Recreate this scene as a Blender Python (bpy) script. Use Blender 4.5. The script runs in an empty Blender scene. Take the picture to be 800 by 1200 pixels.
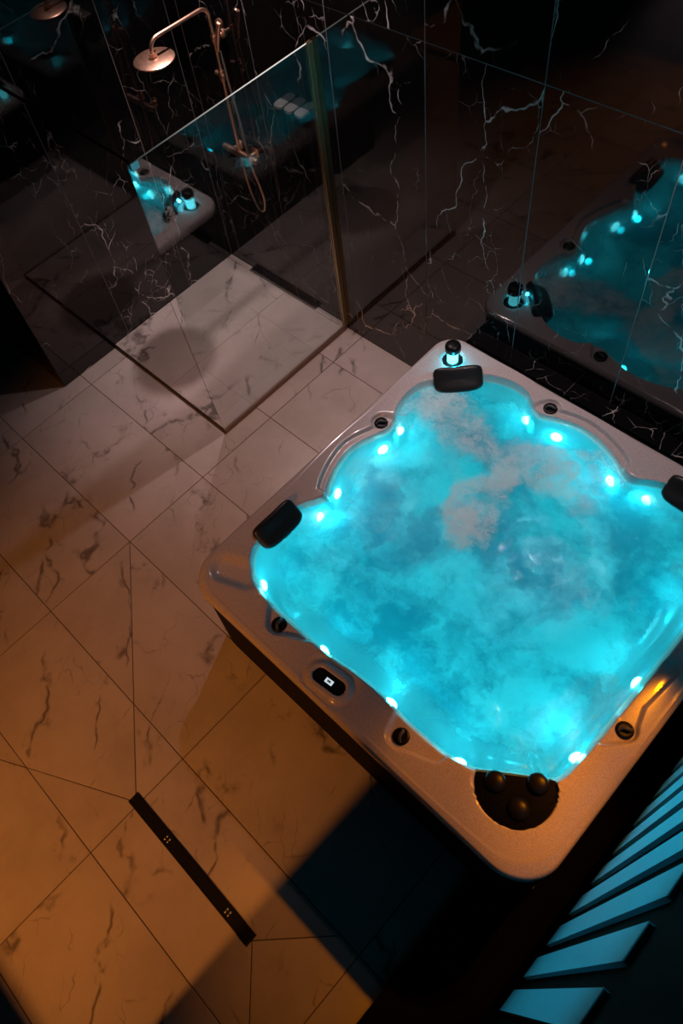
import bpy, bmesh, math, random
from mathutils import Vector, Matrix, noise

scene = bpy.context.scene
COL = scene.collection
random.seed(7)

# ------------------------------------------------------------------ camera
cam_data = bpy.data.cameras.new('camera')
cam = bpy.data.objects.new('camera', cam_data)
COL.objects.link(cam)
CAM_ROT = Matrix(((0.7010380, -0.5320504, 0.4748348),
                  (0.6990131, 0.6444875, -0.3098655),
                  (-0.1411610, 0.5491433, 0.8237204)))
cam.matrix_world = Matrix.Translation((4.1058, -2.5907, 4.0648)) @ CAM_ROT.to_4x4()
cam_data.sensor_fit = 'VERTICAL'
cam_data.sensor_height = 36.0
cam_data.lens = 923.516 / 1200.0 * 36.0
cam_data.shift_x = 0.0439
cam_data.shift_y = -0.0444
cam_data.clip_start = 0.02
scene.camera = cam

# ------------------------------------------------------------------ world, exposure
world = bpy.data.worlds.new('night_room')
scene.world = world
world.use_nodes = True
world.node_tree.nodes['Background'].inputs[0].default_value = (0.25, 0.22, 0.22, 1)
world.node_tree.nodes['Background'].inputs[1].default_value = 0.02
scene.view_settings.view_transform = 'Standard'
scene.view_settings.look = 'None'
scene.view_settings.exposure = 0.0
scene.view_settings.gamma = 1.0
scene.view_settings.use_curve_mapping = False

# ------------------------------------------------------------------ spot lights: the room's own and added ones
def spot(name, loc, target, energy, color, angle=120, blend=0.6, radius=0.04):
    l = bpy.data.lights.new(name, 'SPOT')
    l.energy = energy; l.color = color
    l.spot_size = math.radians(angle); l.spot_blend = blend
    l.shadow_soft_size = radius
    o = bpy.data.objects.new(name, l); COL.objects.link(o)
    o.location = loc
    o.rotation_euler = (Vector(target) - Vector(loc)).to_track_quat('-Z', 'Y').to_euler()
    return o

PINK = (1.0, 0.74, 0.73)
spot('wall_spot_light', (0.52, -0.16, 3.10), (0.66, -0.42, 0), 125, PINK, 66, 1.0, 0.03)
spot('wall_spot_light', (1.40, -0.11, 3.02), (1.66, -0.18, 0), 78, PINK, 102, 1.0, 0.03)
spot('wall_spot_light', (3.00, -0.12, 3.00), (3.00, -0.26, 0.7), 62, PINK, 60, 0.8, 0.03)
ORANGE = (1.0, 0.30, 0.045)
spot('orange_spot_light', (3.335, -6.20, 3.10), (2.22, -2.80, 0), 450, ORANGE, 46, 1.0, 0.03)
spot('orange_spot_light', (4.295, -0.30, 2.60), (4.15, -1.58, 0.7), 150, (1.0, 0.27, 0.0), 24, 0.8, 0.03)
spot('orange_spot_light', (4.10, -0.20, 2.70), (3.80, -1.93, 0.7), 165, (1.0, 0.28, 0.005), 22, 0.8, 0.03)  # added fill that turns the front rim orange
spot('added_cyan_spot', (2.60, -0.15, 2.40), (4.30, -1.78, 1.75), 110, (0.005, 0.68, 1.0), 40, 0.6, 0.03)  # added lamp out of view, only there to light the slats

# ------------------------------------------------------------------ helpers
def link(o):
    COL.objects.link(o); return o

def mesh_obj(name, verts, faces, mat, parent=None, smooth=False, angle=None, loc=(0, 0, 0)):
    me = bpy.data.meshes.new(name)
    me.from_pydata([tuple(v) for v in verts], [], faces)
    bm = bmesh.new(); bm.from_mesh(me)
    bmesh.ops.recalc_face_normals(bm, faces=bm.faces)
    bm.to_mesh(me); bm.free()
    if smooth:
        for p in me.polygons: p.use_smooth = True
        if angle: me.set_sharp_from_angle(angle=math.radians(angle))
    if mat: me.materials.append(mat)
    o = link(bpy.data.objects.new(name, me))
    o.location = loc
    if parent: o.parent = parent
    return o

def empty(name, loc=(0, 0, 0)):
    o = link(bpy.data.objects.new(name, None))
    o.location = loc; o.empty_display_size = 0.1
    return o

def tag(o, label, cat, group=None, kind=None):
    o['label'] = label; o['category'] = cat
    if group: o['group'] = group
    if kind: o['kind'] = kind
    return o

def structure(o, label, cat):
    o['kind'] = 'structure'; o['label'] = label; o['category'] = cat
    return o

class MB:
    """collects shapes, builds ONE mesh object"""
    def __init__(s, off=(0, 0, 0)): s.v = []; s.f = []; s.off = Vector(off)
    def add(s, vs, fs):
        n = len(s.v); s.v += [Vector(v) - s.off for v in vs]; s.f += [tuple(i + n for i in f) for f in fs]
    def box(s, x0, x1, y0, y1, z0, z1, c=0.0):
        def ring(z, i): return [(x0 + i, y0 + i, z), (x1 - i, y0 + i, z), (x1 - i, y1 - i, z), (x0 + i, y1 - i, z)]
        if c > 0: rings = [ring(z0, c), ring(z0 + c, 0), ring(z1 - c, 0), ring(z1, c)]
        else: rings = [ring(z0, 0), ring(z1, 0)]
        s.loft(rings)
    def loft(s, rings, caps=True):
        n = len(rings[0]); vs = [p for r in rings for p in r]; fs = []
        for k in range(len(rings) - 1):
            for i in range(n):
                j = (i + 1) % n
                fs.append((k * n + i, k * n + j, (k + 1) * n + j, (k + 1) * n + i))
        if caps:
            fs.append(tuple(range(n - 1, -1, -1)))
            fs.append(tuple(range((len(rings) - 1) * n, len(rings) * n)))
        s.add(vs, fs)
    def lathe(s, prof, base, axis=(0, 0, 1), n=32):
        q = Vector((0, 0, 1)).rotation_difference(Vector(axis).normalized())
        rings = []
        for r, h in prof:
            rings.append([Vector(base) + q @ Vector((r * math.cos(2 * math.pi * i / n), r * math.sin(2 * math.pi * i / n), h)) for i in range(n)])
        s.loft(rings)
    def tube(s, pts, r, n=12):
        pts = [Vector(p) for p in pts]; rings = []
        t0 = (pts[1] - pts[0]).normalized()
        up = Vector((0, 0, 1)) if abs(t0.z) < 0.9 else Vector((1, 0, 0))
        side = t0.cross(up).normalized(); prev = t0
        for i, p in enumerate(pts):
            t = ((pts[min(i + 1, len(pts) - 1)] - pts[max(i - 1, 0)])).normalized()
            side = prev.rotation_difference(t) @ side; prev = t
            u = t.cross(side).normalized()
            rr = r[i] if isinstance(r, (list, tuple)) else r
            rings.append([p + side * (rr * math.cos(2 * math.pi * k / n)) + u * (rr * math.sin(2 * math.pi * k / n)) for k in range(n)])
        s.loft(rings)
    def build(s, name, mat, parent=None, smooth=False, angle=40):
        return mesh_obj(name, s.v, s.f, mat, parent, smooth, angle if smooth else None)

def catmull(pts, per=8, closed=False):
    P = [Vector(p) for p in pts]; out = []
    n = len(P); rng = n if closed else n - 1
    for i in range(rng):
        if closed: a, b, c, d = P[(i - 1) % n], P[i], P[(i + 1) % n], P[(i + 2) % n]
        else: a, b, c, d = P[max(i - 1, 0)], P[i], P[i + 1], P[min(i + 2, n - 1)]
        for k in range(per):
            t = k / per
            out.append(0.5 * ((2 * b) + (c - a) * t + (2 * a - 5 * b + 4 * c - d) * t * t + (3 * b - a - 3 * c + d) * t ** 3))
    if not closed: out.append(P[-1])
    return out

def sstep(e0, e1, x):
    t = max(0.0, min(1.0, (x - e0) / (e1 - e0))) if e1 != e0 else float(x > e0)
    return t * t * (3 - 2 * t)

# ------------------------------------------------------------------ materials
def mat_new(name):
    m = bpy.data.materials.new(name); m.use_nodes = True
    nt = m.node_tree; return m, nt, nt.nodes['Principled BSDF']

def simple(name, col, rough=0.5, metal=0.0, ior=1.5, coat=0.0, bump=0.0, bscale=60, spec=0.5):
    m, nt, b = mat_new(name)
    N = nt.nodes; L = nt.links
    tc = N.new('ShaderNodeTexCoord')
    nz = N.new('ShaderNodeTexNoise'); nz.inputs['Scale'].default_value = bscale; nz.inputs['Detail'].default_value = 4
    L.new(tc.outputs['Object'], nz.inputs['Vector'])
    mr = N.new('ShaderNodeMapRange'); mr.inputs['To Min'].default_value = max(0.02, rough * 0.85); mr.inputs['To Max'].default_value = min(1, rough * 1.15)
    L.new(nz.outputs['Fac'], mr.inputs['Value']); L.new(mr.outputs['Result'], b.inputs['Roughness'])
    b.inputs['Base Color'].default_value = (*col, 1); b.inputs['Metallic'].default_value = metal
    b.inputs['IOR'].default_value = ior; b.inputs['Coat Weight'].default_value = coat; b.inputs['Specular IOR Level'].default_value = spec
    if bump:
        bp = N.new('ShaderNodeBump'); bp.inputs['Strength'].default_value = bump; bp.inputs['Distance'].default_value = 0.002
        L.new(nz.outputs['Fac'], bp.inputs['Height']); L.new(bp.outputs['Normal'], b.inputs['Normal'])
    return m

def math_n(nt, op, a, b=None, clamp=False):
    n = nt.nodes.new('ShaderNodeMath'); n.operation = op; n.use_clamp = clamp
    for i, v in enumerate((a, b)):
        if v is None: continue
        if isinstance(v, (int, float)): n.inputs[i].default_value = v
        else: nt.links.new(v, n.inputs[i])
    return n.outputs[0]

def ramp_n(nt, val, a, b, ta=0.0, tb=1.0, smooth=True):
    n = nt.nodes.new('ShaderNodeMapRange'); n.interpolation_type = 'SMOOTHSTEP' if smooth else 'LINEAR'
    nt.links.new(val, n.inputs['Value'])
    n.inputs['From Min'].default_value = a; n.inputs['From Max'].default_value = b
    n.inputs['To Min'].default_value = ta; n.inputs['To Max'].default_value = tb
    return n.outputs['Result']

def noise_n(nt, vec, scale, detail=4, rough=0.55, color=False, dist=0.0):
    n = nt.nodes.new('ShaderNodeTexNoise'); n.inputs['Scale'].default_value = scale
    n.inputs['Detail'].default_value = detail; n.inputs['Roughness'].default_value = rough; n.inputs['Distortion'].default_value = dist
    nt.links.new(vec, n.inputs['Vector'])
    return n.outputs['Color' if color else 'Fac']

def vmath(nt, op, a, b):
    n = nt.nodes.new('ShaderNodeVectorMath'); n.operation = op
    for i, v in enumerate((a, b)):
        if isinstance(v, (tuple, float, int)):
            if op == 'SCALE' and i == 1: n.inputs['Scale'].default_value = v
            else: n.inputs[i].default_value = v
        else: nt.links.new(v, n.inputs[i])
    return n.outputs[0]

def slab_coords(nt, amount=30.0):
    tc = nt.nodes.new('ShaderNodeTexCoord'); oi = nt.nodes.new('ShaderNodeObjectInfo')
    cx = nt.nodes.new('ShaderNodeCombineXYZ')
    r = math_n(nt, 'MULTIPLY', oi.outputs['Random'], amount)
    r2 = math_n(nt, 'MULTIPLY', oi.outputs['Random'], amount * 2.3)
    nt.links.new(r, cx.inputs[0]); nt.links.new(r2, cx.inputs[1]); nt.links.new(r, cx.inputs[2])
    return vmath(nt, 'ADD', tc.outputs['Object'], cx.outputs[0])

def vein_layer(nt, co, stretch, vscale, warp, wscale, width, mscale, m0, m1):
    w = noise_n(nt, co, wscale, 3, 0.5, color=True)
    w = vmath(nt, 'SUBTRACT', w, (0.5, 0.5, 0.5)); w = vmath(nt, 'SCALE', w, warp)
    p = vmath(nt, 'ADD', co, w); p = vmath(nt, 'MULTIPLY', p, stretch)
    v = nt.nodes.new('ShaderNodeTexVoronoi'); v.feature = 'DISTANCE_TO_EDGE'; v.inputs['Scale'].default_value = vscale
    nt.links.new(p, v.inputs['Vector'])
    line = ramp_n(nt, v.outputs['Distance'], 0.0, width, 1.0, 0.0)
    mask = ramp_n(nt, noise_n(nt, vmath(nt, 'ADD', co, (3.7, 1.3, 9.1)), mscale, 2), m0, m1)
    return math_n(nt, 'MULTIPLY', line, mask)

def black_marble():
    m, nt, b = mat_new('black_marble')
    co = slab_coords(nt)
    v1 = vein_layer(nt, co, (1, 1, 0.42), 2.2, 0.24, 4.0, 0.0085, 1.6, 0.46, 0.56)
    v2 = vein_layer(nt, co, (1, 1, 0.7), 7.0, 0.13, 7.0, 0.012, 2.3, 0.55, 0.66)
    v3 = vein_layer(nt, co, (1, 1, 0.3), 4.0, 0.16, 6.0, 0.006, 2.0, 0.50, 0.62)
    v = math_n(nt, 'MAXIMUM', v1, math_n(nt, 'MULTIPLY', v2, 0.65)); v = math_n(nt, 'MAXIMUM', v, math_n(nt, 'MULTIPLY', v3, 0.5))
    brk = ramp_n(nt, noise_n(nt, co, 11, 3), 0.38, 0.58)
    v = math_n(nt, 'MULTIPLY', v, brk)
    cloud = noise_n(nt, co, 5, 5, 0.7)
    mix = nt.nodes.new('ShaderNodeMix'); mix.data_type = 'RGBA'
    nt.links.new(cloud, mix.inputs['Factor'])
    mix.inputs['A'].default_value = (0.002, 0.002, 0.0025, 1); mix.inputs['B'].default_value = (0.008, 0.008, 0.0085, 1)
    mix2 = nt.nodes.new('ShaderNodeMix'); mix2.data_type = 'RGBA'
    nt.links.new(v, mix2.inputs['Factor']); nt.links.new(mix.outputs['Result'], mix2.inputs['A'])
    mix2.inputs['B'].default_value = (0.85, 0.80, 0.77, 1)
    nt.links.new(mix2.outputs['Result'], b.inputs['Base Color'])
    b.inputs['Roughness'].default_value = 0.035
    b.inputs['IOR'].default_value = 1.66
    return m

def white_marble(name, base=(0.56, 0.515, 0.49), rough=0.22):
    m, nt, b = mat_new(name)
    co = slab_coords(nt)
    # veins run along a slant of the floor
    mp = nt.nodes.new('ShaderNodeMapping'); nt.links.new(co, mp.inputs['Vector']); mp.inputs['Rotation'].default_value = (0, 0, math.radians(42))
    c = mp.outputs[0]
    v1 = vein_layer(nt, c, (0.35, 1, 1), 2.6, 0.30, 3.0, 0.034, 2.0, 0.47, 0.57)
    v2 = vein_layer(nt, c, (0.45, 1, 1), 5.5, 0.20, 5.0, 0.020, 2.6, 0.50, 0.63)
    blot = math_n(nt, 'MULTIPLY', ramp_n(nt, noise_n(nt, c, 9, 4, 0.65), 0.56, 0.70),
                  vein_layer(nt, c, (0.35, 1, 1), 2.6, 0.30, 3.0, 0.14, 2.0, 0.47, 0.57))
    v = math_n(nt, 'MAXIMUM', math_n(nt, 'MULTIPLY', v1, 0.8), math_n(nt, 'MULTIPLY', v2, 0.5))
    v = math_n(nt, 'MULTIPLY', v, ramp_n(nt, noise_n(nt, c, 10, 3), 0.35, 0.6))
    v = math_n(nt, 'MAXIMUM', v, math_n(nt, 'MULTIPLY', blot, 0.7))
    cloud = ramp_n(nt, noise_n(nt, c, 2.2, 6, 0.65), 0.3, 0.75)
    mix = nt.nodes.new('ShaderNodeMix'); mix.data_type = 'RGBA'
    nt.links.new(cloud, mix.inputs['Factor'])
    mix.inputs['A'].default_value = (*base, 1); mix.inputs['B'].default_value = (base[0] * 0.80, base[1] * 0.79, base[2] * 0.78, 1)
    mix2 = nt.nodes.new('ShaderNodeMix'); mix2.data_type = 'RGBA'
    nt.links.new(v, mix2.inputs['Factor']); nt.links.new(mix.outputs['Result'], mix2.inputs['A'])
    mix2.inputs['B'].default_value = (0.09, 0.075, 0.07, 1)
    nt.links.new(mix2.outputs['Result'], b.inputs['Base Color'])
    b.inputs['Roughness'].default_value = rough
    return m

def glass_mat():
    m, nt, b = mat_new('tinted_glass')
    N = nt.nodes; L = nt.links; N.remove(b)
    tr = N.new('ShaderNodeBsdfTransparent'); tr.inputs[0].default_value = (0.93, 0.95, 0.94, 1)
    gl = N.new('ShaderNodeBsdfGlossy'); gl.inputs['Roughness'].default_value = 0.0; gl.inputs[0].default_value = (1, 1, 1, 1)
    lw = N.new('ShaderNodeLayerWeight'); lw.inputs['Blend'].default_value = 0.5
    f5 = math_n(nt, 'POWER', lw.outputs['Facing'], 4.0)
    fac = math_n(nt, 'ADD', math_n(nt, 'MULTIPLY', f5, 0.86), 0.13, True)
    mx = N.new('ShaderNodeMixShader')
    L.new(fac, mx.inputs[0]); L.new(tr.outputs[0], mx.inputs[1]); L.new(gl.outputs[0], mx.inputs[2])
    L.new(mx.outputs[0], N['Material Output'].inputs[0])
    return m

def emissive(name, col, strength):
    m, nt, b = mat_new(name)
    tc = nt.nodes.new('ShaderNodeTexCoord')
    nz = noise_n(nt, tc.outputs['Object'], 20, 1)
    b.inputs['Base Color'].default_value = (0.7, 0.8, 0.8, 1)
    b.inputs['Emission Color'].default_value = (*col, 1)
    nt.links.new(ramp_n(nt, nz, 0, 1, strength * 0.9, strength * 1.1), b.inputs['Emission Strength'])
    return m

def acrylic_mat():
    m, nt, b = mat_new('pearl_acrylic')
    tc = nt.nodes.new('ShaderNodeTexCoord')
    n1 = noise_n(nt, tc.outputs['Object'], 220, 2)
    mix = nt.nodes.new('ShaderNodeMix'); mix.data_type = 'RGBA'
    nt.links.new(ramp_n(nt, n1, 0.35, 0.65), mix.inputs['Factor'])
    mix.inputs['A'].default_value = (0.50, 0.45, 0.45, 1); mix.inputs['B'].default_value = (0.66, 0.60, 0.59, 1)
    nt.links.new(mix.outputs['Result'], b.inputs['Base Color'])
    b.inputs['Roughness'].default_value = 0.22
    b.inputs['Coat Weight'].default_value = 0.6; b.inputs['Coat Roughness'].default_value = 0.06
    return m

def water_mat():
    m, nt, b = mat_new('bubbling_water')
    N = nt.nodes; L = nt.links; N.remove(b)
    tc = N.new('ShaderNodeTexCoord'); co = tc.outputs['Object']
    # patches of pale foam: noise-warped blobs drifting from the corner jets
    w = noise_n(nt, co, 3.5, 6, 0.62, color=True)
    w = vmath(nt, 'SCALE', vmath(nt, 'SUBTRACT', w, (0.5, 0.5, 0.5)), 0.42)
    p = vmath(nt, 'ADD', co, w)
    foam = None
    for (x, y, sx, sy, k) in FOAM:
        q = vmath(nt, 'MULTIPLY', vmath(nt, 'SUBTRACT', p, (x, y, 0)), (1 / sx, 1 / sy, 0))
        ln = N.new('ShaderNodeVectorMath'); ln.operation = 'LENGTH'; L.new(q, ln.inputs[0])
        g = ramp_n(nt, ln.outputs['Value'], 0.55, 1.1, k, 0.0)
        foam = g if foam is None else math_n(nt, 'MAXIMUM', foam, g)
    foam = math_n(nt, 'MULTIPLY', foam, ramp_n(nt, noise_n(nt, p, 6, 6, 0.7), 0.33, 0.60))
    # milky variation of the aerated water
    milk = noise_n(nt, p, 2.6, 5, 0.6)
    mixc = N.new('ShaderNodeMix'); mixc.data_type = 'RGBA'; L.new(ramp_n(nt, milk, 0.38, 0.64), mixc.inputs['Factor'])
    mixc.inputs['A'].default_value = (0.02, 0.36, 0.46, 1); mixc.inputs['B'].default_value = (0.15, 0.80, 0.88, 1)
    at = N.new('ShaderNodeAttribute'); at.attribute_name = 'bubbles'
    bub = math_n(nt, 'ADD', at.outputs['Fac'], math_n(nt, 'MULTIPLY', math_n(nt, 'SUBTRACT', noise_n(nt, p, 5, 5, 0.65), 0.5), 1.2))
    bub = ramp_n(nt, bub, 0.0, 0.9, 0.15, 1.0)
    trl = N.new('ShaderNodeBsdfTranslucent'); L.new(mixc.outputs['Result'], trl.inputs['Color'])
    dif = N.new('ShaderNodeBsdfDiffuse'); dif.inputs['Color'].default_value = (0.03, 0.16, 0.20, 1)
    dfo = N.new('ShaderNodeBsdfDiffuse'); dfo.inputs['Color'].default_value = (0.80, 0.80, 0.80, 1)
    body = N.new('ShaderNodeMixShader'); body.inputs[0].default_value = 0.12
    L.new(trl.outputs[0], body.inputs[1]); L.new(dif.outputs[0], body.inputs[2])
    body2 = N.new('ShaderNodeMixShader'); L.new(math_n(nt, 'MULTIPLY', foam, 0.72), body2.inputs[0])
    clear = N.new('ShaderNodeBsdfTransparent'); clear.inputs[0].default_value = (0.22, 0.84, 0.97, 1)
    bodyc = N.new('ShaderNodeMixShader'); L.new(bub, bodyc.inputs[0]); L.new(clear.outputs[0], bodyc.inputs[1]); L.new(body.outputs[0], bodyc.inputs[2])
    L.new(bodyc.outputs[0], body2.inputs[1]); L.new(dfo.outputs[0], body2.inputs[2])
    gl = N.new('ShaderNodeBsdfGlossy'); gl.inputs['Roughness'].default_value = 0.08
    fr = N.new('ShaderNodeFresnel'); fr.inputs[0].default_value = 1.33
    mx = N.new('ShaderNodeMixShader'); L.new(fr.outputs[0], mx.inputs[0]); L.new(body2.outputs[0], mx.inputs[1]); L.new(gl.outputs[0], mx.inputs[2])
    bp = N.new('ShaderNodeBump'); bp.inputs['Strength'].default_value = 0.35; bp.inputs['Distance'].default_value = 0.018
    h = math_n(nt, 'ADD', noise_n(nt, p, 9, 4, 0.6), math_n(nt, 'MULTIPLY', noise_n(nt, p, 38, 3, 0.7), 0.28))
    L.new(h, bp.inputs['Height'])
    for s in (gl,): L.new(bp.outputs['Normal'], s.inputs['Normal'])
    L.new(mx.outputs[0], N['Material Output'].inputs[0])
    return m

BLACK_MARBLE = black_marble()
FLOOR_MARBLE = white_marble('floor_marble')
GROUT_DARK = simple('dark_grout', (0.10, 0.075, 0.06), 0.9)
GROUT_GREY = simple('grey_grout', (0.22, 0.22, 0.22), 0.8)
ROSE_GOLD = simple('rose_gold', (0.95, 0.60, 0.43), 0.36, 1.0)
BRASS = simple('brushed_brass', (0.72, 0.52, 0.28), 0.32, 1.0)
BRONZE = simple('dark_bronze', (0.28, 0.18, 0.13), 0.45, 1.0)
STEEL = simple('brushed_steel', (0.55, 0.56, 0.56), 0.35, 1.0)
BLACK_METAL = simple('black_metal', (0.012, 0.012, 0.012), 0.28, 0.0, coat=0.3)
BLACK_PLASTIC = simple('black_plastic', (0.008, 0.008, 0.009), 0.35, bump=0.15, bscale=150, spec=0.2)
BLACK_FOAM = simple('black_headrest_foam', (0.012, 0.013, 0.014), 0.38, bump=0.2, bscale=300)
BLACK_PAINT = simple('black_wall_paint', (0.004, 0.004, 0.004), 0.95, bump=0.3, bscale=80, spec=0.05)
DARK_PLASTER = simple('dark_plaster', (0.012, 0.011, 0.011), 0.9, bump=0.2)
SLAT_CYAN = simple('slat_with_cyan_light', (0.12, 0.72, 0.85), 0.6, bump=0.1)  # the cyan lamp light is put into the slat colour
ACRYLIC = acrylic_mat()
SKIRT = simple('black_tub_cabinet', (0.006, 0.005, 0.005), 0.6, spec=0.05)
GLASS = glass_mat()
LED = emissive('led_lens', (0.45, 1.0, 0.98), 14.0)
TUBE_GLOW = emissive('corner_lamp_glow', (0.10, 0.85, 1.0), 3.5)
SCREEN = emissive('lcd_screen', (0.55, 0.75, 0.85), 0.9)
BEZEL = simple('satin_bezel', (0.55, 0.52, 0.52), 0.3)
KNOB_GREY = simple('charcoal_knob_plastic', (0.07, 0.065, 0.06), 0.35)

# ------------------------------------------------------------------ floor, tiles
def clip(poly, p, n):
    """half of a polygon with dot(x-p, n) >= 0"""
    out = []
    for i in range(len(poly)):
        a, b = poly[i], poly[(i + 1) % len(poly)]
        da = (a[0] - p[0]) * n[0] + (a[1] - p[1]) * n[1]; db = (b[0] - p[0]) * n[0] + (b[1] - p[1]) * n[1]
        if da >= 0: out.append(a)
        if da * db < 0:
            t = da / (da - db); out.append((a[0] + (b[0] - a[0]) * t, a[1] + (b[1] - a[1]) * t))
    return out

def area(poly):
    return 0.5 * sum(poly[i][0] * poly[(i + 1) % len(poly)][1] - poly[(i + 1) % len(poly)][0] * poly[i][1] for i in range(len(poly)))

def split(polys, a, b, only):
    n = (-(b[1] - a[1]), b[0] - a[0]); out = []
    for P in polys:
        if only(P):
            for s in (1, -1):
                q = clip(P, a, (n[0] * s, n[1] * s))
                if len(q) > 2 and abs(area(q)) > 2e-4: out.append(q)
        else: out.append(P)
    return out

def inset(poly, g):
    if area(poly) < 0: poly = poly[::-1]
    n = len(poly); out = []
    for i in range(n):
        p0, p1, p2 = Vector(poly[i - 1]), Vector(poly[i]), Vector(poly[(i + 1) % n])
        d1 = (p1 - p0).normalized(); d2 = (p2 - p1).normalized()
        n1 = Vector((-d1.y, d1.x)); n2 = Vector((-d2.y, d2.x))
        k = 1 + n1.dot(n2)
        out.append(tuple(p1 + (n1 + n2) * (g / max(k, 0.25))))
    return out

def tile_piece(name, poly, z0, z1, mat, parent, gap=0.002, ch=0.0015, base=(0, 0, 0)):
    cx = sum(p[0] for p in poly) / len(poly); cy = sum(p[1] for p in poly) / len(poly)
    outer = inset(poly, gap); top = inset(poly, gap + ch)
    r = lambda pl, z: [(p[0] - cx, p[1] - cy, z) for p in pl]
    mb = MB(); mb.loft([r(outer, z0 - z1), r(outer, -ch), r(top, 0)])
    o = mb.build(name, mat, parent)
    o.location = (cx - base[0], cy - base[1], z1 - base[2])
    return o

OX, OY, TA, TB = 1.3556, -1.503, 1.2212, 0.6043
mb = MB(); mb.box(-3.2, 4.75, -6.6, 0.15, -0.2, -0.003)
floor = mb.build('floor', GROUT_DARK)
structure(floor, 'pale grey-veined marble tile floor around the spa and shower', 'floor')
polys = []
for i in range(-4, 3):
    for j in range(-6, 4):
        x0, x1 = OX + i * TA, OX + (i + 1) * TA
        y0, y1 = OY + (j - 1) * TB, OY + j * TB
        x0, x1 = max(x0, -3.0), min(x1, 4.315); y0, y1 = max(y0, -5.1), min(y1, 0.0)
        if x1 - x0 < 0.02 or y1 - y0 < 0.02: continue
        polys.append([(x0, y0), (x1, y0), (x1, y1), (x0, y1)])
cen = lambda P: (sum(p[0] for p in P) / len(P), sum(p[1] for p in P) / len(P))
X0, X1, X2 = OX, OX + TA, OX + 2 * TA
Y1, Y2, Y3, Y4 = OY - TB, OY - 2 * TB, OY - 3 * TB, OY - 4 * TB
DR0, DR1, DY = 2.53, 3.417, -3.008
inr = lambda P, xa, xb, ya, yb: xa < cen(P)[0] < xb and ya < cen(P)[1] < yb
# tile that carries the drain is cut into five wedges by hand
polys = [P for P in polys if not inr(P, X1, X2, Y3, Y2)]
yc = DY + (X2 - DR1) * 0.0 + 0.0
tR, bR = (3.69, Y2), (3.72, Y3)
polys += [[(X1, Y2), tR, (DR1, DY), (X1, DY)], [tR, (X2, Y2), (X2, Y3), bR, (DR1, DY)], [(X1, DY), (DR1, DY), bR, (X1, Y3)]]
# slope cuts that run from the drain's end to the neighbouring tile corners
polys = split(polys, (X0, Y1), (DR0, DY + 0.02), lambda P: inr(P, X0, X1, Y3, Y1))
polys = split(polys, (X0, -3.66), (DR0, DY - 0.02), lambda P: (inr(P, X0, X1, Y3, Y2) and cen(P)[1] < -2.9) or inr(P, X0, X1, Y4, Y3))
for P in polys:
    tile_piece('tile', P, -0.012, 0.0, FLOOR_MARBLE, floor, gap=0.0022)

# ------------------------------------------------------------------ walls
SL = 0.604
def wall_slab(name, u0, u1, z0, z1, place, mat, parent, gap=0.002, ch=0.001, th=0.012):
    """a polished slab; place(u, z, d) gives the world position, d is how far it stands proud"""
    cu, cz = (u0 + u1) / 2, (z0 + z1) / 2
    c = Vector(place(cu, cz, 0))
    def ring(i, d): return [Vector(place(u, z, d)) - c for u, z in ((u0 + i, z0 + i), (u1 - i, z0 + i), (u1 - i, z1 - i), (u0 + i, z1 - i))]
    mb = MB(); mb.loft([ring(gap, -th), ring(gap, -ch), ring(gap + ch, 0)])
    o = mb.build(name, mat, parent); o.location = c
    return o

mb = MB(); mb.box(-0.2, 4.75, 0.0008, 0.2, 0.0, 5.0)
wall_back = mb.build('wall_back', GROUT_GREY)
structure(wall_back, 'polished black marble wall with white veins behind the spa', 'wall')
xs = [0.0] + [0.117 + SL * k for k in range(0, 8)] + [4.315]
for u0, u1 in zip(xs[:-1], xs[1:]):
    for z0, z1 in ((0.0, 2.213), (2.213, 4.42)):
        wall_slab('slab', u0, u1, z0, z1, lambda u, z, d: (u, -d, z), BLACK_MARBLE, wall_back)

mb = MB(); mb.box(-0.2, -0.0015, -1.6385, 0.2, 0.0, 5.0); mb.box(-3.0, -0.1, -1.6385, -1.45, 0.0, 5.0)
wall_left = mb.build('wall_left', GROUT_GREY)
structure(wall_left, 'polished black marble wall at the shower ending in an open corner', 'wall')
ys = [-1.640, -1.034, -0.432, 0.0]
for u0, u1 in zip(ys[:-1], ys[1:]):
    for z0, z1 in ((0.0, 2.213), (2.213, 4.42)):
        wall_slab('slab', u0, u1, z0, z1, lambda u, z, d: (d, u, z), BLACK_MARBLE, wall_left)
xs = [-3.0, -2.416, -1.812, -1.208, -0.604, 0.0]
for u0, u1 in zip(xs[:-1], xs[1:]):
    for z0, z1 in ((0.0, 2.213), (2.213, 4.42)):
        wall_slab('slab', u0, u1, z0, z1, lambda u, z, d: (u, -1.640 - d, z), BLACK_MARBLE, wall_left)

mb = MB(); mb.box(4.315, 4.75, -6.6, 0.0, 0.0, 5.0)
wall_right = mb.build('wall_right', BLACK_PAINT)
structure(wall_right, 'black wall with a row of upright pale slats beside the spa', 'wall')
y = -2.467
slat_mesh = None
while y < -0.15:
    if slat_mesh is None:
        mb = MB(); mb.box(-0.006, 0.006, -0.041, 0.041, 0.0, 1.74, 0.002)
        o = mb.build('slat', SLAT_CYAN, wall_right); slat_mesh = o.data
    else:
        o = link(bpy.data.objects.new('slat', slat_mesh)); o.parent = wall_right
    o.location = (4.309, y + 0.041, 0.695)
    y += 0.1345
mb = MB(); mb.box(-3.2, -3.0, -6.6, -1.64, 0.0, 5.0)
w = mb.build('wall_far', DARK_PLASTER); structure(w, 'dark plaster wall at the end of the side passage', 'wall')
mb = MB(); mb.box(-3.0, 4.315, -6.6, -6.4, 0.0, 5.0)
w = mb.build('wall_front', DARK_PLASTER); structure(w, 'dark plaster wall opposite the spa', 'wall')
mb = MB(); mb.box(3.337, 4.315, -4.75, -4.55, 0.0, 5.0)  # added out of view to cut the orange spot's light
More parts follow.
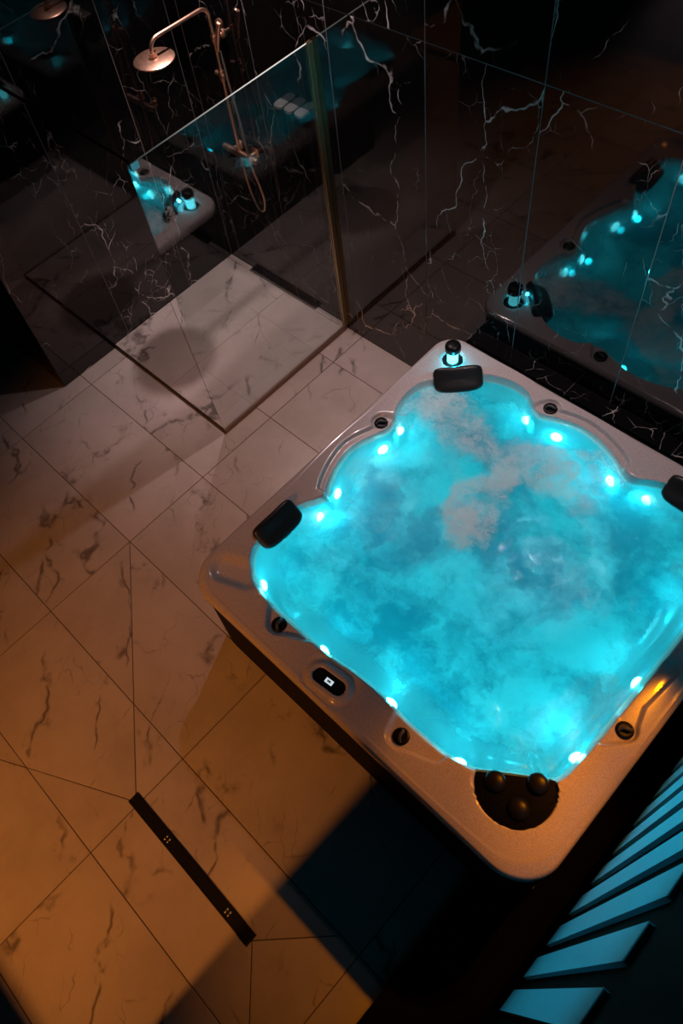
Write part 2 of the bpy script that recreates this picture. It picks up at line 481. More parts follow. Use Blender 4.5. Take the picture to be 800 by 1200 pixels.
w = mb.build('shade_partition', DARK_PLASTER); structure(w, 'unseen dark partition added to shade the floor in front of the spa', 'wall')
mb = MB(); mb.box(-1.6, 3.337, -5.40, -5.28, 0.0, 1.86)  # added out of view to stop the orange spot's lower rays
w = mb.build('shade_wall_low', DARK_PLASTER); structure(w, 'unseen dark half-height wall added to keep orange light off the floor', 'wall')
mb = MB(); mb.box(-3.2, 4.75, -6.6, 0.2, 5.0, 5.15)
w = mb.build('ceiling', DARK_PLASTER); structure(w, 'dark plaster ceiling high above the spa room', 'ceiling')

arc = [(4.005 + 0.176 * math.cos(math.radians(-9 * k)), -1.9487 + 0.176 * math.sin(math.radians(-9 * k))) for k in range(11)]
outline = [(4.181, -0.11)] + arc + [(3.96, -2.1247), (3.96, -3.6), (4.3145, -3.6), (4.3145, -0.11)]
mb = MB(); mb.loft([[(p[0], p[1], z) for p in outline] for z in (0.0, 0.10)])  # black block laid over floor tiles where only shade falls
w = mb.build('floor_shade_block', BLACK_PAINT); structure(w, 'black block added on the floor in place of shade below the slatted wall', 'shade block')

# black marble ledge between the spa and the wall
mb = MB(); mb.box(2.305, 4.312, -0.098, -0.001, 0.0, 0.684)
ledge = mb.build('trim_1', GROUT_GREY)
structure(ledge, 'narrow black marble ledge between the spa and the back wall', 'ledge')
for u0, u1 in ((2.30, 2.93), (2.93, 3.534), (3.534, 4.138), (4.138, 4.312)):
    tile_piece('slab', [(u0, -0.103), (u1, -0.103), (u1, -0.001), (u0, -0.001)], 0.672, 0.690, BLACK_MARBLE, ledge, 0.0015)
wall_slab('slab', -0.103, -0.001, 0.0, 0.672, lambda u, z, d: (2.30 - d, u, z), BLACK_MARBLE, ledge)

# ------------------------------------------------------------------ shower tray
TW, TD, TH = 1.2137, 1.175, 0.034
tray = empty('shower_tray', (TW / 2, -TD / 2, 0))
tag(tray, 'low marble-tiled shower tray in the corner below the rose gold shower', 'shower tray')
B = (TW / 2, -TD / 2, 0)
mb = MB(B); mb.box(0.003, TW - 0.012, -TD + 0.016, -0.003, 0.0, TH - 0.008); mb.build('tray_base', GROUT_DARK, tray)
rect = [[(0.002, -TD + 0.006), (TW - 0.010, -TD + 0.006), (TW - 0.010, -0.002), (0.002, -0.002)]]
rect = split(rect, (0.0, -0.636), (TW, -TD), lambda P: True)
rect = split(rect, (0.635, 0), (0.635, -1), lambda P: True)
DC = (0.243, 0.936, -0.042)
pieces = []
for P in rect:  # the strip by the wall makes way for the drain channel
    if max(p[1] for p in P) > -0.01:
        q = clip(P, (0, DC[2]), (0, -1)); pieces.append(q)
    else: pieces.append(P)
pieces += [[(0.002, DC[2]), (DC[0], DC[2]), (DC[0], -0.002), (0.002, -0.002)], [(DC[1], DC[2]), (TW - 0.010, DC[2]), (TW - 0.010, -0.002), (DC[1], -0.002)]]
for P in pieces: tile_piece('tile', P, TH - 0.010, TH, FLOOR_MARBLE, tray, 0.0013, 0.001, B)
mb = MB(B); mb.box(DC[0] + 0.003, DC[1] - 0.003, DC[2] + 0.003, -0.003, TH - 0.009, TH - 0.002, 0.0015); mb.build('drain_cover', BLACK_METAL, tray)
mb = MB(B); mb.box(0.003, TW - 0.001, -TD - 0.001, -TD + 0.016, 0.0, TH - 0.011); mb.build('front_trim', BLACK_METAL, tray)
mb = MB(B); mb.box(TW - 0.010, TW + 0.010, -TD - 0.001, -0.002, 0.0, TH + 0.002, 0.0015); mb.build('edge_profile', BRONZE, tray)

# ------------------------------------------------------------------ shower screen
ZG = 2.022
screen = empty('shower_screen', (TW, -TD / 2, TH))
tag(screen, 'tall tinted glass screen on the shower tray edge with a brass wall profile', 'shower screen')
B = (TW, -TD / 2, TH)
mb = MB(B); mb.box(TW - 0.004, TW + 0.004, -TD, -0.012, TH + 0.003, ZG, 0.001); mb.build('glass_panel', GLASS, screen)
EDGE = simple('polished_glass_edge', (0.55, 0.66, 0.62), 0.25)
mb = MB(B); mb.box(TW - 0.004, TW + 0.004, -TD, -0.036, ZG + 0.0002, ZG + 0.0032, 0.0006); mb.build('polished_edge', EDGE, screen)
mb = MB(B); mb.box(TW - 0.011, TW - 0.0045, -0.034, -0.002, TH + 0.003, ZG + 0.004, 0.002); mb.box(TW + 0.0045, TW + 0.011, -0.034, -0.002, TH + 0.003, ZG + 0.004, 0.002)
mb.build('wall_profile', BRASS, screen)
mb = MB(B); mb.box(TW - 0.013, TW + 0.013, -TD + 0.01, -TD + 0.052, ZG - 0.030, ZG + 0.012, 0.003); mb.build('corner_clamp', STEEL, screen)
mb = MB(B); mb.tube([(TW - 0.010, -TD + 0.031, ZG - 0.006), (0.012, -TD + 0.031, ZG - 0.006)], 0.0085); mb.lathe([(0.02, 0), (0.02, 0.01)], (0.001, -TD + 0.031, ZG - 0.006), (1, 0, 0))
mb.build('stabiliser_bar', BRONZE, screen, True)

# ------------------------------------------------------------------ shower column
RX, RY = 0.50, -0.065
shower = empty('shower_column', (RX, 0, 1.15))
tag(shower, 'rose gold shower column with overhead disc and looped hose on black marble', 'shower')
B = (RX, 0, 1.15)
HX, HY, HZ = 0.50, -0.465, 1.990
pts = [(RX, RY, 1.16), (RX, RY, 1.5), (RX, RY, 1.9), (RX, RY, 1.985)]
for k in range(1, 7):
    a = k / 6 * math.pi / 2; pts.append((RX, RY - 0.055 * (1 - math.cos(a)), 1.985 + 0.055 * math.sin(a)))
pts.append((RX, HY + 0.055, 2.045))
for k in range(1, 7):
    a = k / 6 * math.pi / 2; pts.append((RX, HY + 0.055 - 0.055 * math.sin(a), 2.045 - 0.055 * (1 - math.cos(a))))
pts.append((RX, HY, 1.962))
mb = MB(B); mb.tube(pts, 0.0105, 14); mb.build('riser_pipe', ROSE_GOLD, shower, True)
mb = MB(B); mb.lathe([(0.018, 0.032), (0.024, 0.012), (0.105, 0.010), (0.112, 0.006), (0.112, 0.000), (0.108, -0.003), (0.1, -0.003)], (HX, HY, 1.945), n=48)
sh = mb.build('shower_head', ROSE_GOLD, shower, True, 35)
mb = MB(B); mb.lathe([(0.021, -0.012), (0.021, 0.012)], (HX, HY, 1.972), n=24); mb.build('swivel_joint', ROSE_GOLD, sh, True, 35)
mb = MB(B)
mb.lathe([(0.026, 0), (0.026, 0.008), (0.011, 0.012), (0.011, 0.058)], (RX, -0.001, 1.865), (0, -1, 0), 24); mb.lathe([(0.0165, -0.018), (0.0165, 0.018)], (RX, RY, 1.865), n=24)
mb.build('wall_bracket', ROSE_GOLD, shower, True, 35)
mb = MB(B); mb.lathe([(0.0175, -0.03), (0.0175, 0.03)], (RX, RY, 1.655), n=24); mb.lathe([(0.013, -0.055), (0.013, 0.035)], (RX - 0.004, RY - 0.002, 1.655), (1, -0.15, 0), 20)
mb.build('slider', ROSE_GOLD, shower, True, 35)
mb = MB(B)
hb = Vector((RX + 0.055, RY - 0.005, 1.885))
mb.tube([hb + Vector((-0.025, -0.008, -0.075)), hb + Vector((-0.012, -0.004, -0.02)), hb + Vector((0.005, 0, 0.035)), hb + Vector((0.028, 0.0, 0.09))], [0.009, 0.012, 0.014, 0.011])
mb.lathe([(0.010, 0), (0.024, 0.006), (0.024, 0.016), (0.01, 0.020)], hb + Vector((0.018, 0.018, 0.08)), (0.2, -1, 0.2), 24)
mb.build('hand_shower', ROSE_GOLD, shower, True, 40)
# thermostatic mixer bar
mz = 1.150
mb = MB(B); mb.lathe([(0.016, -0.155), (0.021, -0.150), (0.021, -0.100), (0.0185, -0.098), (0.0185, -0.094), (0.022, -0.092), (0.022, 0.092), (0.0185, 0.094), (0.0185, 0.098), (0.021, 0.100), (0.021, 0.150), (0.016, 0.155)], (RX + 0.005, RY, mz), (1, 0, 0), 28)
mixer = mb.build('mixer_bar', ROSE_GOLD, shower, True, 35)
for dx in (-0.075, 0.075):
    mb = MB(B); mb.lathe([(0.032, 0), (0.032, 0.008), (0.016, 0.014), (0.014, 0.05)], (RX + 0.005 + dx, -0.001, mz), (0, -1, 0), 28); mb.build('wall_union', ROSE_GOLD, mixer, True, 35)
hose = catmull([(RX + 0.035, RY, 1.805), (RX + 0.055, RY - 0.005, 1.60), (RX + 0.085, RY - 0.01, 1.40), (RX + 0.125, RY - 0.03, 1.16), (RX + 0.140, RY - 0.01, 1.0), (RX + 0.150, RY, 0.87), (RX + 0.125, RY, 0.775), (RX + 0.075, RY, 0.765), (RX + 0.035, RY, 0.84), (RX + 0.012, RY, 0.96), (RX + 0.005, RY, 1.07), (RX + 0.005, RY, 1.14)], 8)
mb = MB(B); mb.tube(hose, 0.0068, 10); mb.build('hose', ROSE_GOLD, shower, True)

# ------------------------------------------------------------------ three wall dispensers
for k in range(3):
    x = 0.935 + 0.080 * k
    d = empty('soap_dispenser', (x, 0, 1.44))
    tag(d, ('black steel-capped soap dispenser nearest the shower hose of the three on the marble',
            'black steel-capped soap dispenser in the middle of the three on the marble',
            'black steel-capped soap dispenser next to the brass profile of the glass screen')[k], 'dispenser', 'three dispensers on the shower wall')
    def D(z, w, dep):
        pts = [(-w, -0.001), (-w, -dep + w)]
        for q in range(1, 12):
            a = math.pi * q / 12; pts.append((-w * math.cos(a), -dep + w - w * math.sin(a)))
        pts += [(w, -dep + w), (w, -0.001)]
        return [(p[0], p[1], z) for p in pts]
    mb = MB(); mb.loft([D(0.0, 0.026, 0.060), D(0.006, 0.031, 0.066), D(0.160, 0.031, 0.066)]); mb.build('bottle', BLACK_PLASTIC, d, True, 35)
    mb = MB(); mb.loft([D(0.160, 0.034, 0.072), D(0.174, 0.034, 0.072), D(0.178, 0.031, 0.069)]); mb.build('cap', STEEL, d, True, 35)

# ------------------------------------------------------------------ floor drain
fd = empty('floor_drain', ((DR0 + DR1) / 2, DY, 0))
tag(fd, 'long narrow black channel drain set in the marble floor', 'drain')
B = ((DR0 + DR1) / 2, DY, 0)
mb = MB(B)
for a in ((DR0, DR1, DY - 0.031, DY - 0.027), (DR0, DR1, DY + 0.027, DY + 0.031), (DR0, DR0 + 0.004, DY - 0.027, DY + 0.027), (DR1 - 0.004, DR1, DY - 0.027, DY + 0.027)): mb.box(*a, 0.0005, 0.004)
mb.build('frame', BLACK_METAL, fd)
mb = MB(B); mb.box(DR0 + 0.005, DR1 - 0.005, DY - 0.026, DY + 0.026, 0.0005, 0.0035, 0.001); gr = mb.build('grate', BLACK_METAL, fd)
for xx in (2.80, 3.245):  # steel studs stand in for water glints on the grate
    mb = MB(B)
    for k in range(4):
        mb.lathe([(0.004, 0), (0.0055, 0.0012), (0.004, 0.002)], (xx + (k % 2) * 0.020, DY - 0.008 + (k // 2) * 0.016, 0.0035), n=10)
    mb.build('glint_studs', STEEL, gr, True)

# ------------------------------------------------------------------ spa
SX, SY, ZR = 2.190, -0.1237, 0.716          # back-left outer corner; (a, b) count right and forward from it
SB = Vector((SX + 1.0, SY - 1.0, 0))
def W(a, b, z): return Vector((SX + a, SY - b, z))
spa = empty('hot_tub', SB)
tag(spa, 'square pearl acrylic hot tub with black headrests glowing cyan in the corner', 'hot tub')

inner_ctrl = [(0.245, 0.245), (0.205, 0.275), (0.159, 0.336), (0.121, 0.404), (0.113, 0.504), (0.135, 0.598), (0.168, 0.663), (0.176, 0.720), (0.155, 0.785), (0.122, 0.874), (0.109, 0.956),
    (0.128, 1.060), (0.168, 1.163), (0.212, 1.235), (0.200, 1.280), (0.160, 1.350), (0.145, 1.450), (0.140, 1.540), (0.142, 1.620), (0.160, 1.690), (0.218, 1.756), (0.302, 1.802), (0.405, 1.822),
    (0.600, 1.828), (0.803, 1.824), (0.94, 1.806), (1.079, 1.800), (1.250, 1.812), (1.423, 1.808), (1.495, 1.795), (1.562, 1.776), (1.630, 1.728), (1.697, 1.680), (1.764, 1.632), (1.826, 1.582), (1.842, 1.48), (1.848, 1.362),
    (1.855, 1.100), (1.860, 0.766), (1.858, 0.560), (1.835, 0.400), (1.775, 0.275), (1.690, 0.175), (1.620, 0.145), (1.540, 0.135), (1.450, 0.140), (1.370, 0.170), (1.300, 0.208), (1.240, 0.205),
    (1.166, 0.160), (1.062, 0.118), (0.956, 0.100), (0.874, 0.108), (0.785, 0.135), (0.720, 0.158), (0.663, 0.140), (0.598, 0.095), (0.504, 0.085), (0.404, 0.110), (0.336, 0.150), (0.275, 0.200)]
fine = catmull([(a, b, 0) for a, b in inner_ctrl], 12, True)
NT = 720
CA, CB = 1.0, 1.0
def polar_table(points):
    t = sorted((math.atan2(p[1] - CB, p[0] - CA), math.hypot(p[0] - CA, p[1] - CB)) for p in points)
    return t
def sample(table, th):
    import bisect
    ks = sample.keys.setdefault(id(table), [k for k, _ in table])
    i = bisect.bisect_left(ks, th)
    k0, r0 = table[i - 1] if i > 0 else (table[-1][0] - 2 * math.pi, table[-1][1])
    k1, r1 = table[i] if i < len(table) else (table[0][0] + 2 * math.pi, table[0][1])
    t = 0 if k1 == k0 else (th - k0) / (k1 - k0)
    return r0 + (r1 - r0) * t
sample.keys = {}
itab = polar_table(fine)
def rounded(off):
    x0, x1, y0, y1 = 0 + off, 2.0 - off, 0 + off, 2.010 - off
    out = []
    for (cx, cy, r, a0) in ((x1, y1, 0.185, 0), (x0, y1, 0.175, 90), (x0, y0, 0.125, 180), (x1, y0, 0.125, 270)):
        r -= off
        sx = -1 if cx == x1 else 1; sy = -1 if cy == y1 else 1
        for k in range(25):
            a = math.radians(a0 + 90 * k / 24); out.append((cx + sx * r + r * math.cos(a), cy + sy * r + r * math.sin(a)))
    dense = []
    for i in range(len(out)):
        p, q = out[i], out[(i + 1) % len(out)]
        n = max(1, int(math.dist(p, q) / 0.02))
        for k in range(n): dense.append((p[0] + (q[0] - p[0]) * k / n, p[1] + (q[1] - p[1]) * k / n))
    return dense
otab = polar_table(rounded(0.0))
stab = polar_table(rounded(0.012))

def capsule(a, b, p, q, r):
    pa = Vector((a - p[0], b - p[1])); ba = Vector((q[0] - p[0], q[1] - p[1]))
    h = max(0, min(1, pa.dot(ba) / max(ba.dot(ba), 1e-9)))
    return (pa - ba * h).length - r

def rim_h(a, b, din):
    """height of the moulded rim over its plain surface; din = distance from the inner edge"""
    h = 0.0
    # lowered shelves along the seats and pockets round the knobs
    sd = capsule(a, b, (0.128, 0.715), (0.16, 0.70), 0.052)
    sd = min(sd, capsule(a, b, (0.744, 0.100), (0.72, 0.14), 0.050))
    sd = min(sd, capsule(a, b, (0.527, 1.868), (0.47, 1.80), 0.056))
    sd = min(sd, capsule(a, b, (0.527, 1.868), (0.66, 1.80), 0.050))
    sd = min(sd, capsule(a, b, (1.263, 1.872), (1.24, 1.80), 0.060))
    sd = min(sd, capsule(a, b, (1.263, 1.872), (1.40, 1.82), 0.052))
    sd = min(sd, capsule(a, b, (1.900, 1.250), (1.84, 1.32), 0.050))
    sd = min(sd, capsule(a, b, (1.900, 1.250), (1.86, 1.10), 0.042))
    sd = min(sd, capsule(a, b, (1.895, 0.92), (1.875, 1.10), 0.038))
    if 0.70 < b < 1.26 and a < 0.4: sd = min(sd, max(din - 0.046, b - 1.225, 0.70 - b))
    if 0.70 < a < 1.26 and b < 0.4: sd = min(sd, max(din - 0.046, a - 1.225, 0.70 - a))
    h -= 0.022 * sstep(0.006, -0.010, sd)
    # dimple at the front-left corner
    d = capsule(a, b, (0.125, 1.845), (0.24, 1.80), 0.078)
    h -= 0.024 * sstep(0.010, -0.050, d)
    # raised collar round the control panel
    d = capsule(a, b, (0.840, 1.915), (0.935, 1.905), 0.0)
    h += 0.012 * sstep(0.066, 0.050, d) - 0.036 * sstep(0.036, 0.028, d)
    d2 = capsule(a, b, (0.840, 1.915), (0.935, 1.905), 0.0)
    h -= 0.006 * sstep(0.10, 0.08, d2) * sstep(0.066, 0.074, d2)
    # recess of the filter housing
    d = (Vector((a - 1.715, b - 1.715))).length - 0.158
    h -= 0.055 * sstep(0.003, -0.004, d)
    # ring recess under the corner light
    d = min(Vector((a - 0.150, b - 0.150)).length, Vector((a - 1.850, b - 0.150)).length)
    h -= 0.020 * sstep(0.064, 0.056, d)
    return h

verts, faces = [], []
rings = []
def add_ring(fn):
    idx = []
    for i in range(NT):
        th = -math.pi + 2 * math.pi * i / NT
        idx.append(len(verts)); verts.append(fn(th) - SB)
    rings.append(idx)
def P_in(th, scale_in, z, curve=0.0):
    r = sample(itab, th) - scale_in
    a, b = CA + r * math.cos(th), CB + r * math.sin(th)
    return W(a, b, z)
# basin, from the floor of the tub up to the rim's inner edge
for off, z in ((0.75, 0.10), (0.42, 0.10), (0.34, 0.13), (0.30, 0.20), (0.28, 0.30), (0.10, 0.33), (0.075, 0.36), (0.055, 0.44), (0.040, 0.52), (0.026, 0.60), (0.016, 0.66)):
    add_ring(lambda th, off=off, z=z: P_in(th, off, z))
def rim_pt(th, s, dz=0.0, out=0.0, absz=None):
    ri, ro = sample(itab, th), sample(otab, th)
    r = ri + (ro - ri) * s + out
    a, b = CA + r * math.cos(th), CB + r * math.sin(th)
    z = absz if absz is not None else ZR - 0.012 * s * s + rim_h(a, b, (ro - ri) * s) + dz
    return W(a, b, z)
for s, dz in ((0.0, -0.016), (0.012, -0.007), (0.03, -0.002)):
    add_ring(lambda th, s=s, dz=dz: rim_pt(th, s, dz))
for k in range(48): add_ring(lambda th, s=0.05 + 0.75 * k / 47: rim_pt(th, s))
# outer lip: a small step, then a rounded edge and a vertical lip
for s, dz in ((0.83, 0.0015), (0.85, 0.002), (0.88, 0.0)): add_ring(lambda th, s=s, dz=dz: rim_pt(th, s, dz))
for k in range(1, 8):
    a = k / 7 * math.pi / 2
    add_ring(lambda th, a=a: rim_pt(th, 1.0, 0, -0.022 + 0.022 * math.sin(a), ZR - 0.010 - 0.028 * (1 - math.cos(a))))
for off, z in ((0.0, ZR - 0.060), (-0.003, ZR - 0.068), (-0.008, ZR - 0.071), (-0.02, ZR - 0.071)):
    add_ring(lambda th, off=off, z=z: rim_pt(th, 1.0, 0, off, z))
for k in range(len(rings) - 1):
    for i in range(NT):
        j = (i + 1) % NT
        faces.append((rings[k][i], rings[k][j], rings[k + 1][j], rings[k + 1][i]))
faces.append(tuple(rings[0]))
shell = mesh_obj('shell', verts, faces, ACRYLIC, spa, True, 70)

def skirt_ring(off, z):
    out = []
    for i in range(240):
        th = -math.pi + 2 * math.pi * i / 240; r = sample(stab, th) - off
        out.append(W(CA + r * math.cos(th), CB + r * math.sin(th), z))
    return out
mb = MB(SB); mb.loft([skirt_ring(0.012, 0.0), skirt_ring(0.012, 0.06), skirt_ring(0.0, 0.065), skirt_ring(0.0, ZR - 0.071)], caps=False)
mb.build('cabinet', SKIRT, spa, True, 35)

# headrests
def headrest(a, b, ang, ln, tilt):
    """cushion with its long side along ang, facing the tub's middle"""
    n_u, n_v = 28, 12
    hw, hh, hd = ln / 2, 0.070, 0.032
    vs = []; fs = []
    R3 = Matrix.Rotation(ang, 3, 'Z') @ Matrix.Rotation(tilt, 3, 'X')
    c = W(a, b, ZR - 0.018)
    nu, nv = 40, 16
    for i in range(nv + 1):
        ph = -math.pi / 2 + math.pi * i / nv
        for j in range(nu):
            th = 2 * math.pi * j / nu
            e1, e2 = 0.42, 0.55
            sg = lambda v, e: math.copysign(abs(v) ** e, v)
            x = hw * sg(math.cos(ph), e2) * sg(math.cos(th), e1)
            y = hh * sg(math.cos(ph), e2) * sg(math.sin(th), e1)
            z = hd * sg(math.sin(ph), e2) + 0.010 * (y / hh) ** 2 - 0.010 * (x / hw) ** 2 * 0.6
            y += 0.006 * (x / hw) ** 2
            vs.append(c + R3 @ Vector((x, y, z)) - SB)
    for i in range(nv):
        for j in range(nu):
            k = (j + 1) % nu; fs.append((i * nu + j, i * nu + k, (i + 1) * nu + k, (i + 1) * nu + j))
    o = mesh_obj('headrest', vs, fs, BLACK_FOAM, spa, True)
    return o
headrest(0.258, 0.238, math.radians(45), 0.265, math.radians(38))
headrest(0.150, 1.505, math.radians(90), 0.265, math.radians(38))
headrest(1.545, 0.145, math.radians(0), 0.265, math.radians(38))

# knobs
def knob(a, b, rot, z=ZR - 0.024):
    mb = MB(SB); c = W(a, b, z)
    mb.lathe([(0.036, 0), (0.036, 0.006), (0.032, 0.009), (0.026, 0.010), (0.024, 0.006)], c, n=32)
    k = mb.build('diverter_knob', BLACK_PLASTIC, spa, True, 35)
    mb = MB(SB); d = Vector((math.cos(rot), math.sin(rot), 0)); s = Vector((-d.y, d.x, 0))
    pts = catmull([c + d * -0.026 + s * -0.006 + Vector((0, 0, 0.010)), c + d * -0.012 + s * 0.004 + Vector((0, 0, 0.018)), c + d * 0.004 + s * 0.003 + Vector((0, 0, 0.02)), c + d * 0.018 + s * -0.003 + Vector((0, 0, 0.018)), c + d * 0.028 + s * 0.003 + Vector((0, 0, 0.011))], 5)
    mb.tube(pts, [0.004 + 0.004 * math.sin(math.pi * i / (len(pts) - 1)) for i in range(len(pts))], 10)
    mb.build('handle', KNOB_GREY, k, True)
for a, b, r in ((0.128, 0.715, 0.9), (0.744, 0.100, 0.5), (0.527, 1.868, 1.9), (1.263, 1.872, 2.0), (1.900, 1.250, 0.7)): knob(a, b, r)

# control panel
def stadium(p, q, r, z, n=14):
    p, q = Vector(p), Vector(q); d = (q - p).normalized(); ang = math.atan2(d.y, d.x); out = []
    for c, a0 in ((q, -90), (p, 90)):
        for k in range(n + 1):
            a = ang + math.radians(a0 + 180 * k / n); out.append(W(c.x + r * math.cos(a), c.y + r * math.sin(a), z))
    return out
PP, PQ = (0.840, 1.915), (0.935, 1.905)
zb = ZR - 0.003
mb = MB(SB); mb.loft([stadium(PP, PQ, 0.036, zb - 0.006), stadium(PP, PQ, 0.036, zb + 0.004), stadium(PP, PQ, 0.032, zb + 0.005), stadium(PP, PQ, 0.031, zb + 0.001)])
panel = mb.build('control_panel', BLACK_PLASTIC, spa, True, 35)
mb = MB(SB); mb.loft([stadium(PP, PQ, 0.0415, zb - 0.006), stadium(PP, PQ, 0.0410, zb + 0.005), stadium(PP, PQ, 0.0390, zb + 0.008), stadium(PP, PQ, 0.0362, zb + 0.0055)], caps=False)
mb.build('bezel', BEZEL, panel, True, 35)
mb = MB(SB); ax = Vector((PQ[0] - PP[0], PQ[1] - PP[1])).normalized(); nx = Vector((-ax.y, ax.x)); cc = Vector(((PP[0] + PQ[0]) / 2, (PP[1] + PQ[1]) / 2))
def quad(c, hx, hy, z): return [W(*(c + ax * sx * hx + nx * sy * hy), z) for sx, sy in ((-1, -1), (1, -1), (1, 1), (-1, 1))]
mb.loft([quad(cc, 0.019, 0.011, zb + 0.001), quad(cc, 0.019, 0.011, zb + 0.0032), quad(cc, 0.0175, 0.0095, zb + 0.0036)]); mb.build('display', SCREEN, panel)
mb = MB(SB); mb.loft([quad(cc, 0.009, 0.005, zb + 0.0037), quad(cc, 0.009, 0.005, zb + 0.0041)]); mb.build('digit_block', simple('lcd_digits', (0.35, 0.45, 0.50), 0.5), panel)
for s in (-0.047, 0.047):
    for t in (-0.011, 0.011):
        c = cc + ax * s + nx * t
        mb = MB(SB); mb.lathe([(0.008, 0), (0.008, 0.003), (0.005, 0.0045)], W(c.x, c.y, zb + 0.001), n=16); mb.build('button', BLACK_PLASTIC, panel, True, 35)
c = cc + nx * 0.0 + Vector((0.0, 0.062)) + ax * 0.012
mb = MB(SB); mb.loft([quad(c, 0.034, 0.010, ZR - 0.016), quad(c, 0.034, 0.010, ZR - 0.008), quad(c, 0.032, 0.008, ZR - 0.007)]); mb.build('badge_plate', ACRYLIC, spa)

# filter cover with three suction caps
FC, FR = (1.715, 1.715), 0.1575
n1 = Vector((1.826 - 1.562, 1.582 - 1.776)).normalized()
def fring(r, z):
    out = []; m = Vector((0.5 * (1.562 + 1.826), 0.5 * (1.776 + 1.582))); nrm = Vector((-n1.y, n1.x))
    if nrm.dot(Vector((1, 1))) < 0: nrm = -nrm
    k0 = (m - Vector(FC)).dot(nrm)
    for i in range(72):
        a = 2 * math.pi * i / 72; p = Vector((r * math.cos(a), r * math.sin(a)))
        dd = p.dot(nrm)
        if dd < k0 + 0.004: p += nrm * (k0 + 0.004 - dd)
        out.append(W(FC[0] + p.x, FC[1] + p.y, z))
    return out
zf = ZR - 0.022
mb = MB(SB); mb.loft([fring(FR, zf - 0.02), fring(FR, zf + 0.006), fring(FR - 0.003, zf + 0.008)]); fcover = mb.build('filter_cover', simple('black_filter_plastic', (0.003, 0.003, 0.0035), 0.6, bump=0.9, bscale=70, spec=0.06), spa, True, 40)
for a, b in ((1.650, 1.755), (1.775, 1.650), (1.775, 1.775)):
    mb = MB(SB); mb.lathe([(0.044, 0), (0.042, 0.010), (0.035, 0.018), (0.022, 0.023), (0.006, 0.025)], W(a, b, zf + 0.007), n=28); mb.build('suction_cap', BLACK_PLASTIC, fcover, True, 50)

# corner lights; the right one is added, unseen, to light the slats
for ca, cb, ce in ((0.150, 0.150, 0.5), (1.850, 0.150, 1.0)):
    c = W(ca, cb, ZR - 0.022)
    mb = MB(SB); mb.lathe([(0.060, 0.0), (0.060, 0.003), (0.052, 0.004)], c, n=36); cl = mb.build('corner_light', BLACK_PLASTIC, spa, True, 35)
    mb = MB(SB); mb.lathe([(0.030, 0.004), (0.030, 0.085), (0.027, 0.087)], c, n=32); mb.build('glow_tube', TUBE_GLOW, cl, True, 40)
    mb = MB(SB); mb.lathe([(0.038, 0.085), (0.043, 0.090), (0.043, 0.120), (0.040, 0.128), (0.028, 0.134), (0.01, 0.137)], c, n=32); mb.build('lamp_cap', BLACK_PLASTIC, cl, True, 50)
    pl = bpy.data.lights.new('corner_glow', 'POINT'); pl.energy = ce; pl.color = (0.03, 0.76, 1.0); pl.shadow_soft_size = 0.01
    po = link(bpy.data.objects.new('corner_glow', pl)); po.location = Vector((0.05 if ca < 1 else -0.05, -0.05, 0.06)) + c - SB; po.parent = spa

# underwater lamps on the basin wall
ZW = 0.674
ZL = 0.575
LAMPS = [(0.190, 1.301, 1.6), (0.180, 1.142, 0.7), (0.158, 0.770, 0.8), (0.160, 0.628, 0.8), (0.640, 0.118, 0.8), (0.830, 0.137, 1.0), (1.195, 0.185, 1.7), (1.373, 0.185, 1.0),
         (1.800, 0.604, 1.3), (1.822, 1.004, 1.0), (1.795, 1.417, 1.8), (1.471, 1.745, 1.0), (1.109, 1.745, 1.6), (0.745, 1.760, 1.2), (0.289, 1.745, 1.2)]
for a, b, k in LAMPS:
    th = math.atan2(b - CB, a - CA); r = sample(itab, th) - 0.030
    a, b = CA + r * math.cos(th), CB + r * math.sin(th)
    d = Vector((CA - a, -(CB - b), 0)).normalized()
    mb = MB(SB); p = W(a, b, ZL) - d * 0.004
    mb.lathe([(0.031, 0.0), (0.031, 0.006), (0.026, 0.014), (0.015, 0.020), (0.004, 0.022)], p, d, 20)
    mb.build('lamp_lens', LED, spa, True)
    pl = bpy.data.lights.new('underwater_lamp', 'POINT'); pl.energy = 0.62 * k; pl.color = (0.03, 0.86, 1.0); pl.shadow_soft_size = 0.02
    po = link(bpy.data.objects.new('underwater_lamp', pl)); po.location = W(a, b, ZL) + d * 0.045 - SB; po.parent = spa
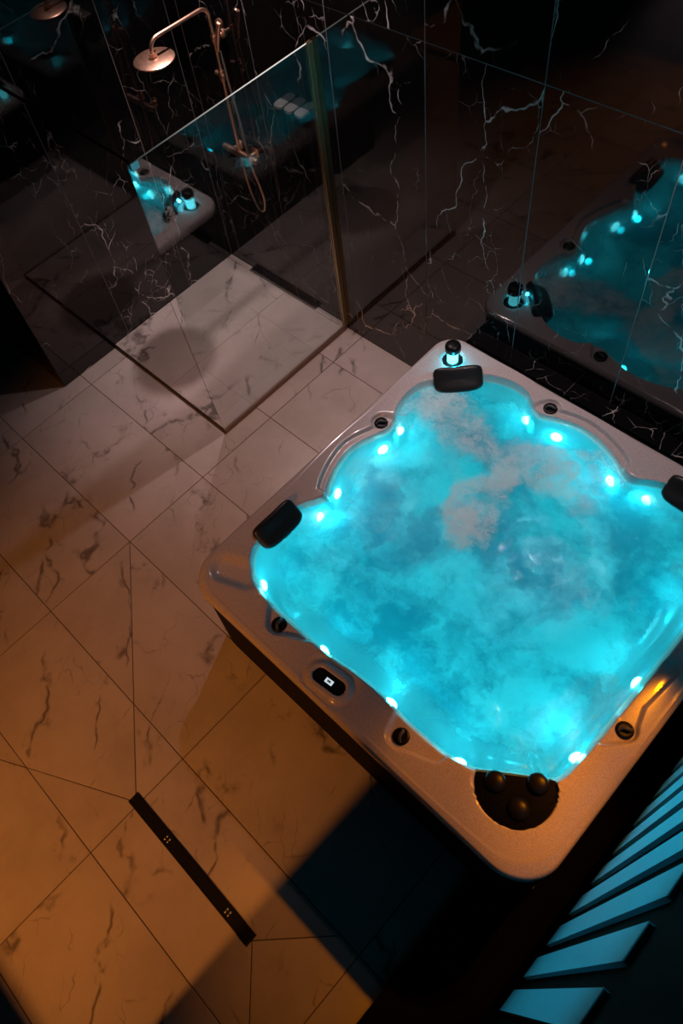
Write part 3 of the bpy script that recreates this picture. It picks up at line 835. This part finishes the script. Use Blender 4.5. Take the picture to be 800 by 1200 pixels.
for a, b, e in ((0.80, 0.85, 0.3), (1.25, 0.85, 0.3), (0.80, 1.35, 0.75), (1.40, 1.35, 0.75)):  # added fill lamps that brighten the middle of the water
    mb = MB(SB); mb.lathe([(0.05, 0.0), (0.05, 0.01), (0.04, 0.02), (0.02, 0.026)], W(a, b, 0.10), n=32); mb.build('fill_lamp_lens', TUBE_GLOW, spa, True)
    pl = bpy.data.lights.new('underwater_fill_lamp', 'POINT'); pl.energy = e; pl.color = (0.02, 0.80, 1.0); pl.shadow_soft_size = 0.15
    po = link(bpy.data.objects.new('underwater_fill_lamp', pl)); po.location = W(a, b, 0.28) - SB; po.parent = spa

# water
FOAM = [(-0.72, 0.66, 0.16, 0.12, 1.0), (-0.55, 0.52, 0.34, 0.16, 0.8), (-0.22, 0.32, 0.12, 0.34, 0.9), (-0.16, 0.12, 0.12, 0.16, 1.0), (-0.02, 0.60, 0.30, 0.14, 0.85), (0.12, 0.78, 0.18, 0.10, 0.6), (-0.85, 0.45, 0.10, 0.16, 0.6)]
wv, wf = [], []
NR = 70; NA = 240
wv.append((0, 0, 0))
for k in range(1, NR + 1):
    for i in range(NA):
        th = -math.pi + 2 * math.pi * i / NA
        r = (sample(itab, th) - 0.0175) * k / NR
        x, y = CA + r * math.cos(th) - 1.0, -(CB + r * math.sin(th) - 1.0)
        z = 0.010 * noise.noise(Vector((x * 4, y * 4, 0.3))) + 0.004 * noise.noise(Vector((x * 11, y * 11, 2.3))) + 0.0015 * noise.noise(Vector((x * 26, y * 26, 5.1)))
        z *= sstep(1.0, 0.9, k / NR) if k == NR else 1.0
        wv.append((x, y, z))
for i in range(NA): wf.append((0, 1 + i, 1 + (i + 1) % NA))
for k in range(NR - 1):
    for i in range(NA):
        j = (i + 1) % NA
        wf.append((1 + k * NA + i, 1 + k * NA + j, 1 + (k + 1) * NA + j, 1 + (k + 1) * NA + i))
water = mesh_obj('water', wv, wf, water_mat(), None, True)
attr = water.data.attributes.new('bubbles', 'FLOAT', 'POINT')
for i in range(len(wv)):
    if i == 0: attr.data[i].value = 1.0; continue
    k, t = divmod(i - 1, NA); th = -math.pi + 2 * math.pi * t / NA
    attr.data[i].value = sstep(0.02, 0.26, sample(itab, th) * (1 - (k + 1) / NR))
water.location = (SB.x, SB.y, ZW)
tag(water, 'glowing cyan bubbling water with pale foam filling the hot tub', 'water', kind='stuff')
